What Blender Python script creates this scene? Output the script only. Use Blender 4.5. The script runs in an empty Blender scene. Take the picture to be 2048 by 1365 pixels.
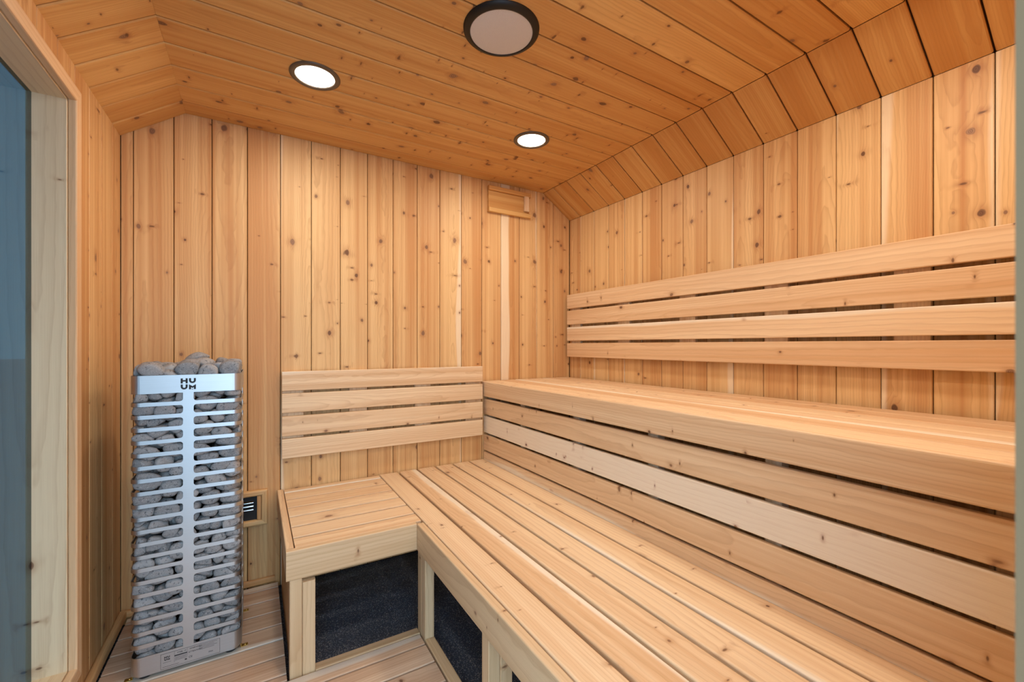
import bpy, math, random
import numpy as np
from mathutils import Vector, Matrix

# ------------------------------------------------------------------ camera, world, exposure
scene = bpy.context.scene
COL = scene.collection
H = 1.093                                   # eye height above the deck boards
TH = math.atan(512.0 / 855.0)               # camera yaw away from the room's long axis
cam_d = bpy.data.cameras.new('camera')
cam = bpy.data.objects.new('camera', cam_d)
COL.objects.link(cam)
cam.location = (0, 0, H)
cam.rotation_euler = (math.pi / 2, 0, -TH)
cam_d.sensor_width = 36.0
cam_d.lens = 855.0 / 2048.0 * 36.0
cam_d.shift_y = 9.0 / 2048.0
cam_d.clip_start = 0.02
cam_d.dof.use_dof = True
cam_d.dof.focus_distance = 1.75
cam_d.dof.aperture_fstop = 5.6
scene.camera = cam

world = bpy.data.worlds.new('overcast_sky')
scene.world = world
world.use_nodes = True
bg = world.node_tree.nodes['Background']
bg.inputs['Color'].default_value = (0.53, 0.77, 1.0, 1)
bg.inputs['Strength'].default_value = 2.1

LAMP_STRENGTH = 4.0
LAMP_WATT = 1.6
vs = scene.view_settings
vs.view_transform = 'Standard'
vs.look = 'None'
vs.gamma = 1.0
vs.use_curve_mapping = False
vs.exposure = 1.74
scene.cycles.max_bounces = 4
scene.cycles.diffuse_bounces = 4
scene.cycles.glossy_bounces = 3
scene.cycles.sample_clamp_indirect = 6.0
scene.cycles.use_light_tree = False
scene.cycles.caustics_reflective = False
scene.cycles.caustics_refractive = False

# ------------------------------------------------------------------ room numbers (metres, deck top = 0)
def Z(z):
    return z + H
XL, XR, YB = -0.466, 1.8145, 2.275
YF = 0.06                                   # room face of the front wall
ZW = Z(0.8395)                              # top of the side walls
ZC = Z(0.9865)                              # ceiling
CXL, CXR = -0.257, 1.593                    # where the flat ceiling meets the slopes
ZR = -0.04                                  # rubber floor under the deck
RING = [2.275, 2.164]
while RING[-1] > 0.2:
    RING.append(2.164 - 0.1303 * (len(RING) - 1))
RING[-1] = YF

# ------------------------------------------------------------------ node helpers
class NT:
    def __init__(self, name):
        self.m = bpy.data.materials.new(name)
        self.m.use_nodes = True
        self.t = self.m.node_tree
        self.t.nodes.clear()
        self.out = self.t.nodes.new('ShaderNodeOutputMaterial')
    def n(self, kind, **props):
        nd = self.t.nodes.new('ShaderNode' + kind)
        for k, v in props.items():
            setattr(nd, k, v)
        return nd
    def set(self, sock, v):
        if hasattr(v, 'is_output') or isinstance(v, bpy.types.NodeSocket):
            self.t.links.new(v, sock)
        elif v is not None:
            if isinstance(v, (tuple, list)) and len(v) == 3 and sock.type == 'RGBA':
                v = (*v, 1)
            sock.default_value = v
    def math(self, op, a, b=None, c=None, clamp=False):
        nd = self.n('Math', operation=op, use_clamp=clamp)
        self.set(nd.inputs[0], a)
        if b is not None: self.set(nd.inputs[1], b)
        if c is not None: self.set(nd.inputs[2], c)
        return nd.outputs[0]
    def add(self, a, b): return self.math('ADD', a, b)
    def sub(self, a, b): return self.math('SUBTRACT', a, b)
    def mul(self, a, b): return self.math('MULTIPLY', a, b)
    def div(self, a, b): return self.math('DIVIDE', a, b)
    def xyz(self, x, y, z):
        nd = self.n('CombineXYZ')
        for s, v in zip(nd.inputs, (x, y, z)): self.set(s, v)
        return nd.outputs[0]
    def sep(self, v):
        nd = self.n('SeparateXYZ'); self.set(nd.inputs[0], v)
        return nd.outputs
    def seprgb(self, v):
        nd = self.n('SeparateColor'); self.set(nd.inputs[0], v)
        return nd.outputs
    def mix(self, f, a, b, mode='MIX'):
        nd = self.n('Mix', data_type='RGBA', blend_type=mode)
        self.set(nd.inputs[0], f); self.set(nd.inputs[6], a); self.set(nd.inputs[7], b)
        return nd.outputs[2]
    def step(self, v, lo, hi, to0=0.0, to1=1.0):
        nd = self.n('MapRange', interpolation_type='SMOOTHSTEP')
        for s, x in zip(nd.inputs, (v, lo, hi, to0, to1)): self.set(s, x)
        return nd.outputs[0]
    def noise(self, vec, scale=1.0, detail=2.0, rough=0.5):
        nd = self.n('TexNoise')
        self.set(nd.inputs['Vector'], vec); self.set(nd.inputs['Scale'], scale)
        self.set(nd.inputs['Detail'], detail); self.set(nd.inputs['Roughness'], rough)
        return nd.outputs[0]
    def noise2(self, x, y, detail=0.0, rough=0.5):
        nd = self.n('TexNoise', noise_dimensions='2D')
        self.set(nd.inputs['Vector'], self.xyz(x, y, 0.0)); nd.inputs['Scale'].default_value = 1.0
        nd.inputs['Detail'].default_value = detail; nd.inputs['Roughness'].default_value = rough
        return nd.outputs[0]
    def voronoi2(self, vec, scale=1.0, rnd=1.0):
        nd = self.n('TexVoronoi', voronoi_dimensions='2D', feature='F1')
        self.set(nd.inputs['Vector'], vec); self.set(nd.inputs['Scale'], scale)
        nd.inputs['Randomness'].default_value = rnd
        return nd.outputs['Distance'], nd.outputs['Color']
    def bsdf(self, color, rough=0.5, spec=0.3, metal=0.0, normal=None):
        b = self.n('BsdfPrincipled')
        self.set(b.inputs['Base Color'], color); self.set(b.inputs['Roughness'], rough)
        self.set(b.inputs['Metallic'], metal); self.set(b.inputs['Specular IOR Level'], spec)
        if normal is not None: self.set(b.inputs['Normal'], normal)
        self.t.links.new(b.outputs[0], self.out.inputs[0])
        return b
    def bump(self, h, strength, dist):
        nd = self.n('Bump'); nd.inputs['Strength'].default_value = strength
        nd.inputs['Distance'].default_value = dist; self.set(nd.inputs['Height'], h)
        return nd.outputs[0]

def plain(name, color, rough=0.5, spec=0.4, metal=0.0):
    t = NT(name); t.bsdf(color, rough, spec, metal)
    return t.m

# cedar: grain follows the board's own length (local X). The object colour steers one board:
# R = tone (0 pink-brown .. 1 pale honey), G = share of cream sapwood, B = knottiness, A = ring width
def cedar(name, honey, brown, pale, ringf=(95, 190), contrast=0.34, streak=0.8, knot_r=(0.0035, 0.0112),
          knot_scale=7.0, rough=0.5, spec=0.28):
    t = NT(name)
    co = t.n('TexCoord').outputs['Object']
    info = t.n('ObjectInfo')
    rnd = info.outputs['Random']
    tone, sapw, knotty = t.seprgb(info.outputs['Color'])[:3]
    x, y, z = t.sep(co)[:3]
    def r(k): return t.math('FRACT', t.mul(rnd, k))
    r1, r2, r3, r4 = r(17.31), r(71.77), r(213.9), r(37.13)
    S = t.mul(rnd, 61.7)
    yz = t.add(y, t.mul(z, 0.9))
    # knots
    def knots(sx, sy, off, lo, hi, keep, power):
        v = t.xyz(t.add(t.mul(x, sx), t.add(S, off)), t.add(t.mul(yz, sy), t.mul(r2, 9.0)), 0.0)
        d, c = t.voronoi2(v)
        cr, cg, cb = t.seprgb(c)[:3]
        present = t.math('LESS_THAN', cr, t.mul(knotty, keep))
        rad = t.add(lo, t.mul(t.math('POWER', cg, power), hi - lo))
        return t.mul(t.div(d, rad), 1.0 / sy), present, rad, cb
    w2 = t.noise2(t.add(t.mul(x, 24.0), S), t.mul(yz, 60.0))
    wob = t.sub(w2, 0.5)
    q1, p1, rad1, cb1 = knots(knot_scale * 0.80, knot_scale, 0.0, knot_r[0], knot_r[1], 0.9, 1.5)     # round knots
    q1 = t.mul(q1, t.add(1.0, t.mul(wob, 1.0)))
    q2, p2, rad2, cb2 = knots(16.0, 7.0, 3.7, 0.0022, 0.0100, 0.34, 1.3)                              # spike knots across the grain
    q2 = t.mul(q2, t.add(1.0, t.mul(wob, 1.6)))
    core1 = t.mul(p1, t.step(q1, 1.15, 0.75))
    halo1 = t.mul(p1, t.math('POWER', 2.718, t.mul(t.mul(q1, q1), -0.22)))
    core2 = t.mul(p2, t.step(q2, 1.25, 0.5))
    halo2 = t.mul(p2, t.math('POWER', 2.718, t.mul(t.mul(q2, q2), -0.20)))
    # rings about a wandering pith line
    w1 = t.noise2(t.add(t.mul(x, 1.6), S), t.mul(yz, 5.0), 1.0)
    y0 = t.mul(t.sub(r1, 0.5), 0.20)
    z0 = t.add(0.018, t.mul(t.mul(r3, r3), 0.09))
    tilt = t.mul(t.sub(r4, 0.5), 0.055)
    dy = t.sub(y, y0)
    dz = t.add(t.add(z, z0), t.add(t.mul(x, tilt), t.mul(t.sub(w1, 0.5), 0.035)))
    dist = t.math('SQRT', t.add(t.mul(dy, dy), t.mul(dz, dz)))
    dist = t.add(dist, t.mul(wob, 0.0030))
    dist = t.add(dist, t.mul(t.mul(halo1, rad1), 1.15))
    dist = t.add(dist, t.mul(t.mul(halo2, rad2), 1.0))
    fr = t.add(ringf[0], t.mul(r2, ringf[1] - ringf[0]))
    ph = t.math('FRACT', t.mul(dist, fr))
    late = t.mul(t.math('POWER', ph, 3.0), t.step(ph, 1.0, 0.9))
    # tonal streaks and fibres along the length
    st = t.noise2(t.add(t.mul(x, 0.35), S), t.add(t.mul(yz, 46.0), S), 1.5, 0.6)
    st2 = t.noise2(t.add(t.mul(x, 0.8), S), t.add(t.mul(yz, 14.0), S))
    fib = t.noise2(t.add(t.mul(x, 9.0), S), t.mul(yz, 620.0))
    f = t.add(t.mul(t.sub(st, 0.5), streak * 2.1), t.mul(t.sub(st2, 0.5), streak * 1.2))
    f = t.math('MINIMUM', t.math('MAXIMUM', t.add(f, tone), 0.0), 1.0)
    base = t.mix(f, brown, honey)
    # cream sapwood along one edge
    side = t.mul(t.math('SIGN', t.sub(r4, 0.5)), y)
    sw = t.add(t.add(t.mul(side, 9.0), t.mul(t.sub(w1, 0.5), 0.38)), t.mul(t.sub(st2, 0.5), 0.35))
    sapmask = t.step(t.add(sw, t.sub(t.mul(sapw, 1.2), 0.6)), -0.05, 0.07)
    sapmask = t.mul(sapmask, t.math('GREATER_THAN', sapw, 0.02))
    base = t.mix(t.mul(sapmask, 0.96), base, pale)
    dark = t.mix(0.55, brown, (0.32, 0.125, 0.04))
    lc = t.mul(late, t.mul(contrast, t.sub(1.25, t.mul(sapmask, 0.8))))
    lc = t.add(lc, t.mul(t.sub(fib, 0.45), 0.26))
    col = t.mix(t.math('MAXIMUM', lc, 0.0), base, dark)
    hal = t.math('MINIMUM', t.add(t.mul(halo1, 0.50), t.mul(halo2, 0.50)), 1.0)
    col = t.mix(hal, col, (0.36, 0.135, 0.045))
    ringk = t.math('SINE', t.mul(q1, 15.0))
    kcol = t.mix(cb1, (0.15, 0.063, 0.030), (0.36, 0.20, 0.115))
    kcol = t.mix(t.step(ringk, -0.2, 1.0, 0.0, 0.6), kcol, (0.065, 0.026, 0.013))
    col = t.mix(t.mul(core1, 0.9), col, kcol)
    col = t.mix(t.mul(core2, 0.75), col, (0.11, 0.045, 0.02))
    t.bsdf(col, rough, spec)
    return t.m

M = {}
M['wall'] = cedar('cedar_panelling', (0.81, 0.540, 0.256), (0.60, 0.303, 0.115), (0.88, 0.71, 0.48))
M['bench'] = cedar('cedar_bench_boards', (0.86, 0.652, 0.415), (0.70, 0.437, 0.232), (0.90, 0.79, 0.62),
                   ringf=(70, 150), contrast=0.32, streak=0.65, knot_r=(0.003, 0.010), knot_scale=4.4)
M['ceil'] = cedar('cedar_ceiling_boards', (0.79, 0.500, 0.195), (0.57, 0.270, 0.078), (0.88, 0.71, 0.48), streak=0.42, contrast=0.30)
M['deck'] = cedar('cedar_deck_boards', (0.74, 0.53, 0.365), (0.56, 0.345, 0.215), (0.80, 0.68, 0.55),
                  ringf=(70, 150), contrast=0.36, streak=0.8, knot_r=(0.003, 0.010), knot_scale=4.4, rough=0.40, spec=0.45)
M['frame'] = cedar('pale_window_wood', (0.80, 0.635, 0.41), (0.66, 0.47, 0.27), (0.86, 0.72, 0.54),
                   ringf=(45, 95), contrast=0.30, streak=0.4, knot_r=(0.006, 0.013), knot_scale=3.6)
M['stud'] = cedar('framing_timber', (0.72, 0.52, 0.31), (0.56, 0.35, 0.18), (0.80, 0.64, 0.46),
                  ringf=(60, 120), contrast=0.30, streak=0.6, knot_scale=4.0)
M['backing'] = plain('dark_lining_board', (0.07, 0.034, 0.016), 0.8, 0.1)
M['black'] = plain('matt_black_metal', (0.010, 0.008, 0.007), 0.45, 0.35)
M['bezel'] = plain('bronze_lamp_bezel', (0.10, 0.075, 0.055), 0.38, 0.5)
M['rubber_foot'] = plain('black_plastic_foot', (0.012, 0.012, 0.014), 0.4, 0.5)
M['brass'] = plain('brass_fixing', (0.55, 0.36, 0.10), 0.3, 0.5, 1.0)
M['ink'] = plain('dark_print', (0.03, 0.03, 0.032), 0.6, 0.2)
M['plate'] = plain('printed_label_plate', (0.46, 0.44, 0.43), 0.4, 0.4, 0.6)
M['chrome'] = plain('polished_daylight_strip', (0.85, 0.88, 0.90), 0.16, 0.5, 1.0)  # bright metal, stands in for daylight through the low vent
M['core'] = plain('dark_heater_core', (0.015, 0.014, 0.014), 0.8, 0.1)
M['jamb'] = plain('shaded_door_jamb', (0.20, 0.135, 0.072), 0.6, 0.2)  # wood jamb; its shade is put into this dark colour
M['ground'] = plain('outdoor_gravel_ground', (0.48, 0.51, 0.55), 0.9, 0.1)

def mat_steel():
    t = NT('brushed_stainless_steel')
    co = t.n('TexCoord').outputs['Object']
    x, y, z = t.sep(co)[:3]
    n = t.noise(t.xyz(t.mul(x, 6.0), t.mul(y, 6.0), t.mul(z, 900.0)), 1.0, 2.0)
    n2 = t.noise(co, 7.0, 2.0)
    rg = t.add(0.34, t.add(t.mul(n, 0.08), t.mul(n2, 0.06)))
    t.bsdf(t.mix(n, (0.46, 0.46, 0.46), (0.57, 0.57, 0.57)), rg, 0.5, 1.0, t.bump(n, 0.06, 0.0004))
    return t.m
M['steel'] = mat_steel()

def mat_stone():
    t = NT('grey_sauna_stone')
    co = t.n('TexCoord').outputs['Object']
    rnd = t.n('ObjectInfo').outputs['Random']
    p = t.n('VectorMath', operation='ADD')
    t.set(p.inputs[0], co); t.set(p.inputs[1], t.xyz(t.mul(rnd, 40.0), t.mul(rnd, 23.0), 0.0))
    p = p.outputs[0]
    n1 = t.noise(p, 36.0, 3.0); n2 = t.noise(p, 420.0, 2.0, 0.7); n3 = t.noise(p, 130.0, 3.0, 0.6)
    base = t.mix(t.math('FRACT', t.mul(rnd, 33.3)), (0.19, 0.20, 0.21), (0.36, 0.35, 0.345))
    c = t.mix(t.step(n1, 0.35, 0.7), base, t.mix(0.5, base, (0.30, 0.27, 0.255)))
    c = t.mix(t.step(n2, 0.54, 0.68, 0.0, 0.75), c, (0.50, 0.49, 0.48))
    c = t.mix(t.step(n3, 0.56, 0.68, 0.0, 0.8), c, (0.065, 0.07, 0.08))
    h = t.add(t.mul(n2, 0.35), t.mul(n3, 0.65))
    t.bsdf(c, 0.66, 0.3, 0.0, t.bump(h, 0.55, 0.0016))
    return t.m
M['stone'] = mat_stone()

def mat_rubber():
    t = NT('speckled_black_rubber')
    co = t.n('TexCoord').outputs['Object']
    v = t.n('TexVoronoi', voronoi_dimensions='2D'); t.set(v.inputs['Vector'], co); v.inputs['Scale'].default_value = 430.0
    c1 = t.seprgb(v.outputs['Color'])
    fleck = t.math('GREATER_THAN', c1[0], 0.86)
    fcol = t.mix(c1[1], (0.20, 0.25, 0.34), (0.42, 0.38, 0.34))
    n = t.noise(co, 420.0, 2.0)
    col = t.mix(t.mul(fleck, 0.8), t.mix(n, (0.018, 0.022, 0.031), (0.075, 0.092, 0.125)), fcol)
    t.bsdf(col, 0.62, 0.3, 0.0, t.bump(t.add(n, v.outputs['Distance']), 0.5, 0.002))
    return t.m
M['rubber'] = mat_rubber()

def mat_grille():
    t = NT('perforated_speaker_grille')
    co = t.n('TexCoord').outputs['Object']
    v = t.n('TexVoronoi', voronoi_dimensions='2D'); t.set(v.inputs['Vector'], co)
    v.inputs['Scale'].default_value = 520.0; v.inputs['Randomness'].default_value = 0.0
    hole = t.step(v.outputs['Distance'], 0.36, 0.28)
    t.bsdf(t.mix(hole, (0.72, 0.68, 0.645), (0.34, 0.31, 0.29)), 0.55, 0.3)
    return t.m
M['grille'] = mat_grille()

def mat_lamp():
    t = NT('lit_lamp_diffuser')
    e = t.n('Emission')
    e.inputs['Color'].default_value = (1.0, 0.86, 0.70, 1)
    e.inputs['Strength'].default_value = LAMP_STRENGTH
    t.t.links.new(e.outputs[0], t.out.inputs[0])
    t.m.cycles.emission_sampling = 'NONE'
    return t.m
M['lamp'] = mat_lamp()

def mat_glass():
    t = NT('dark_tinted_glass')
    tr = t.n('BsdfTransparent'); tr.inputs[0].default_value = (0.085, 0.135, 0.155, 1)
    gl = t.n('BsdfGlossy'); gl.inputs['Roughness'].default_value = 0.012
    gl.inputs['Color'].default_value = (0.80, 0.92, 1.0, 1)
    fr = t.n('Fresnel'); fr.inputs['IOR'].default_value = 1.62
    front = t.math('SUBTRACT', 1.0, t.n('NewGeometry').outputs['Backfacing'])
    mx = t.n('MixShader')
    t.set(mx.inputs[0], t.mul(fr.outputs[0], front))
    t.t.links.new(tr.outputs[0], mx.inputs[1]); t.t.links.new(gl.outputs[0], mx.inputs[2])
    t.t.links.new(mx.outputs[0], t.out.inputs[0])
    return t.m
M['glass'] = mat_glass()

# ------------------------------------------------------------------ object helpers
rng = random.Random(7)
MESH = {}

def obj(name, me, parent=None, loc=(0, 0, 0), rot=None, color=None):
    o = bpy.data.objects.new(name, me)
    COL.objects.link(o)
    loc = Vector(loc)
    if parent is not None:
        o.parent = parent
        loc = loc - abs_loc(parent)
    o.location = loc
    if rot is not None:
        o.rotation_euler = rot
    if color is not None:
        o.color = color
    return o

def abs_loc(o):
    v = Vector(o.location)
    while o.parent is not None:
        o = o.parent
        v = v + o.location
    return v

def empty(name, loc, label=None, cat=None, group=None, kind=None):
    o = bpy.data.objects.new(name, None)
    COL.objects.link(o)
    o.location = loc
    o.empty_display_size = 0.05
    tag(o, label, cat, group, kind)
    return o

def tag(o, label=None, cat=None, group=None, kind=None):
    if label: o['label'] = label
    if cat: o['category'] = cat
    if group: o['group'] = group
    if kind: o['kind'] = kind
    return o

def mesh(name, verts, faces, mat, smooth=False):
    me = bpy.data.meshes.new(name)
    me.from_pydata([tuple(v) for v in verts], [], faces)
    me.materials.append(mat)
    if smooth:
        me.polygons.foreach_set('use_smooth', [True] * len(me.polygons))
    me.update()
    return me

def board_mesh(L, W, T, bev, seg, mat, k0=0.0, k1=0.0):
    """A board: length X, width Y, thickness Z, eased long edges; k0, k1 skew the ends (mitres)."""
    key = (round(L, 4), round(W, 4), round(T, 4), round(bev, 4), seg, mat.name, round(k0, 3), round(k1, 3))
    if key in MESH:
        return MESH[key]
    b = min(bev, W * 0.45, T * 0.45)
    prof = []
    for cx, cy, a0 in ((W/2-b, T/2-b, 0), (-W/2+b, T/2-b, 90), (-W/2+b, -T/2+b, 180), (W/2-b, -T/2+b, 270)):
        for i in range(seg + 1):
            a = math.radians(a0 + 90 * i / seg)
            prof.append((cx + b * math.cos(a), cy + b * math.sin(a)))
    n = len(prof)
    vs_ = [(-L/2 + k0 * p[0], p[0], p[1]) for p in prof] + [(L/2 + k1 * p[0], p[0], p[1]) for p in prof]
    fs = [(i, (i + 1) % n, n + (i + 1) % n, n + i) for i in range(n)]
    fs = [tuple(reversed(f)) for f in fs]
    fs.append(tuple(range(n)))
    fs.append(tuple(range(2 * n - 1, n - 1, -1)))
    fs = [tuple(reversed(f)) for f in fs]
    me = mesh('board', vs_, fs, mat)
    MESH[key] = me
    return me

AX = {'x': Vector((1, 0, 0)), 'y': Vector((0, 1, 0)), 'z': Vector((0, 0, 1)),
      '-x': Vector((-1, 0, 0)), '-y': Vector((0, -1, 0)), '-z': Vector((0, 0, -1))}

def frame_rot(length, normal):
    X = (AX[length] if isinstance(length, str) else Vector(length)).normalized()
    N = (AX[normal] if isinstance(normal, str) else Vector(normal)).normalized()
    Y = N.cross(X).normalized()
    return Matrix((X, Y, N)).transposed().to_euler()

def tones(lo=0.25, hi=0.85, sap=0.12, knot=(0.25, 0.75)):
    return (rng.uniform(lo, hi), rng.uniform(0.15, 0.6) if rng.random() < sap else 0.0, rng.uniform(*knot), 1.0)

def board(name, parent, lo, hi, length, normal, mat='bench', bev=0.003, seg=2, color=None, k0=0.0, k1=0.0, flip=None):
    """An axis-aligned board filling lo..hi, its length along `length`, its show face towards `normal`."""
    lo, hi = Vector(lo), Vector(hi)
    c = (lo + hi) / 2
    d = hi - lo
    ax = {'x': 0, 'y': 1, 'z': 2}
    li, ni = ax[length[-1]], ax[normal[-1]]
    wi = 3 - li - ni
    if flip is None:
        flip = rng.random() < 0.5
    if flip and k0 == 0 and k1 == 0:
        length = length[1:] if length[0] == '-' else '-' + length
    me = board_mesh(d[li], d[wi], d[ni], bev, seg, M[mat], k0, k1)
    return obj(name, me, parent, c, frame_rot(length, normal), color or tones())

def box(name, parent, lo, hi, mat, bev=0.0):
    lo, hi = Vector(lo), Vector(hi)
    d = hi - lo
    me = board_mesh(d[0], d[1], d[2], max(bev, 1e-4), 1, M[mat])
    return obj(name, me, parent, (lo + hi) / 2)

def multi_box(name, boxes, mat):
    vs_, fs = [], []
    for lo, hi in boxes:
        b = len(vs_)
        for zz in (lo[2], hi[2]):
            vs_ += [(lo[0], lo[1], zz), (hi[0], lo[1], zz), (hi[0], hi[1], zz), (lo[0], hi[1], zz)]
        fs += [(b+3, b+2, b+1, b), (b+4, b+5, b+6, b+7)]
        fs += [(b+i, b+(i+1) % 4, b+4+(i+1) % 4, b+4+i) for i in range(4)]
    return mesh(name, vs_, fs, M[mat])

def lathe(name, prof, mat, n=64, smooth=True, cap0=False, cap1=False):
    vs_, fs = [], []
    for r, z in prof:
        for i in range(n):
            a = 2 * math.pi * i / n
            vs_.append((r * math.cos(a), r * math.sin(a), z))
    for k in range(len(prof) - 1):
        for i in range(n):
            j = (i + 1) % n
            fs.append((k*n+i, k*n+j, (k+1)*n+j, (k+1)*n+i))
    if cap0: fs.append(tuple(reversed(range(n))))
    if cap1: fs.append(tuple(range((len(prof)-1)*n, len(prof)*n)))
    return mesh(name, vs_, fs, M[mat], smooth)

# ------------------------------------------------------------------ the room shell
PT = 0.014     # panelling thickness
GAP = 0.0014
BK = 0.05      # backing thickness

def planks_color():
    return tones(0.12, 0.95, 0.14, (0.35, 0.95))

# ground outside and the rubber floor
box('ground', None, (-60, -60, -0.32), (60, 60, -0.22), 'ground')['kind'] = 'structure'
fl = box('floor', None, (XL - 0.08, -0.09, -0.22), (XR + 0.08, YB + 0.08, ZR), 'rubber')
tag(fl, kind='structure')

# back wall
wb = obj('wall_back', multi_box('wall_back', [((XL-0.08, YB+PT, -0.2), (XR+0.08, YB+PT+BK, ZC+0.08))], 'backing'))
tag(wb, kind='structure')
BX = [-0.4665, -0.427] + [-0.297 + 0.1318 * i for i in range(16)] + [1.8145]
BACK_TONES = {  # tone, sapwood share, knottiness as the photograph shows them, left to right
    0: (0.35, 0, 0.3), 1: (0.45, 0, 0.6), 2: (0.55, 0, 0.85), 3: (0.45, 0, 0.5), 4: (0.22, 0, 0.3), 5: (0.88, 0.04, 0.8), 6: (0.9, 0, 0.9),
    7: (0.8, 0, 0.6), 8: (0.5, 0, 0.35), 9: (0.6, 0, 0.8), 10: (0.35, 0, 0.45), 11: (0.8, 0.08, 0.7), 12: (0.55, 0, 0.7),
    13: (0.62, 0, 0.5), 14: (0.25, 0.42, 0.4), 15: (0.7, 0.07, 0.6), 16: (0.6, 0, 0.9), 17: (0.5, 0, 0.9)}
for i in range(len(BX) - 1):
    x0, x1 = BX[i], BX[i+1]
    top = ZC + 0.01
    if x1 < CXL: top = ZW + (x1 - XL) / (CXL - XL) * (ZC - ZW) + 0.012
    c = (*BACK_TONES.get(i, (0.5, 0, 0.5)), 1.0)
    board('plank', wb, (x0+GAP, YB, -0.03), (x1-GAP, YB+PT, top), 'z', '-y', 'wall', 0.0022, 1, c)

# right wall
wr = obj('wall_right', multi_box('wall_right', [((XR+PT, -0.09, -0.2), (XR+PT+BK, YB+0.08, ZW+0.05))], 'backing'))
tag(wr, kind='structure')
RT = [(0.45, 0, 0.7), (0.9, 0.06, 0.7), (0.85, 0.08, 0.8), (0.62, 0.09, 0.4), (0.9, 0.06, 0.3), (0.3, 0, 0.5), (0.38, 0, 0.8), (0.62, 0, 0.6),
      (0.98, 0.06, 0.7), (0.45, 0, 0.8), (0.38, 0, 0.6), (0.62, 0, 0.25), (0.95, 0.05, 0.75), (0.72, 0.17, 0.2), (0.5, 0.05, 0.9), (0.85, 0.08, 0.6), (0.6, 0, .5)]
for i in range(len(RING) - 1):
    y1, y0 = RING[i], RING[i+1]
    c = (*RT[i % len(RT)], 1.0)
    board('plank', wr, (XR, y0+GAP, -0.03), (XR+PT, y1-GAP, ZW), 'z', '-x', 'wall', 0.0022, 1, c)

# ceiling: flat middle and the two slopes, one ring of boards after another
SL = math.hypot(XR - CXR, ZC - ZW)
def slope_pts(side):
    return ((XR, ZW), (CXR, ZC)) if side > 0 else ((XL, ZW), (CXL, ZC))
vs_, fs_ = [], []
t_ = PT + 0.001
prof = [(XL-0.09, ZW+0.02), (XL-0.004, ZW+t_), (CXL-0.006, ZC+t_), (CXR+0.006, ZC+t_), (XR+0.004, ZW+t_), (XR+0.09, ZW+0.02),
        (XR+0.09, ZC+0.09), (XL-0.09, ZC+0.09)]
for yy in (-0.09, YB+PT):
    vs_ += [(a, yy, b) for a, b in prof]
n_ = len(prof)
fs_ = [(i, (i+1) % n_, n_+(i+1) % n_, n_+i) for i in range(n_)]
# end caps as quads so the concave outline stays clean
for b_ in (0, n_):
    fs_ += [(b_+7, b_+0, b_+1, b_+2), (b_+7, b_+2, b_+3, b_+6), (b_+6, b_+3, b_+4, b_+5)]
ce = obj('ceiling', mesh('ceiling', vs_, fs_, M['backing']))
tag(ce, kind='structure')
for i in range(len(RING) - 1):
    y1, y0 = RING[i], RING[i+1]
    board('plank', ce, (CXL+0.0015, y0+GAP+0.0013, ZC), (CXR-0.0015, y1-GAP-0.0013, ZC+PT), 'x', '-z', 'ceil', 0.0032, 1, tones(0.15, 0.75, 0.0, (0.6, 1.0)))
    for side in (-1, 1):
        (xa, za), (xb, zb) = slope_pts(side)
        d = Vector((xb - xa, 0, zb - za)).normalized()
        nrm = Vector((-side * abs(d.z), 0, -abs(d.x)))       # towards the room
        c = Vector(((xa + xb) / 2, (y0 + y1) / 2, (za + zb) / 2)) - nrm * (PT / 2)
        me = board_mesh(SL - 0.004, y1 - y0 - 2*GAP - 0.0024, PT, 0.0032, 1, M['ceil'])
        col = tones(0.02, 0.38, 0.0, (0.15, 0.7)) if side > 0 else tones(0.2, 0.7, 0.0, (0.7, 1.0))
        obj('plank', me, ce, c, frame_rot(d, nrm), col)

# left wall with the window opening
WY0, WY1 = 0.42, 1.713           # window opening
WZ0, WZ1 = Z(-0.938), Z(0.709)
OY0, OY1, OZ0, OZ1 = WY0 - 0.0205, WY1 + 0.0205, WZ0 - 0.0205, WZ1 + 0.0205     # rough opening
wl = obj('wall_left', multi_box('wall_left', [
    ((XL-PT-BK, OY1, -0.2), (XL-PT, YB+0.08, ZW+0.05)),
    ((XL-PT-BK, -0.09, -0.2), (XL-PT, OY0, ZW+0.05)),
    ((XL-PT-BK, OY0, -0.2), (XL-PT, OY1, OZ0)),
    ((XL-PT-BK, OY0, OZ1), (XL-PT, OY1, ZW+0.05))], 'backing'))
tag(wl, kind='structure')
for i in range(len(RING) - 1):
    y1, y0 = RING[i] - GAP, RING[i+1] + GAP
    spans = []
    if y1 <= OY0 or y0 >= OY1:
        spans = [(y0, y1, -0.03, ZW)]
    else:
        a, b = max(y0, OY0), min(y1, OY1)
        spans = [(a, b, -0.03, OZ0), (a, b, OZ1, ZW)]
        if y0 < OY0: spans.append((y0, OY0, -0.03, ZW))
        if y1 > OY1: spans.append((OY1, y1, -0.03, ZW))
    for a, b, z0, z1 in spans:
        if b - a > 0.004:
            board('plank', wl, (XL-PT, a, z0), (XL, b, z1), 'z', 'x', 'wall', 0.0022, 1, tones(0.1, 0.6, 0.0, (0.4, 0.8)))

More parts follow.
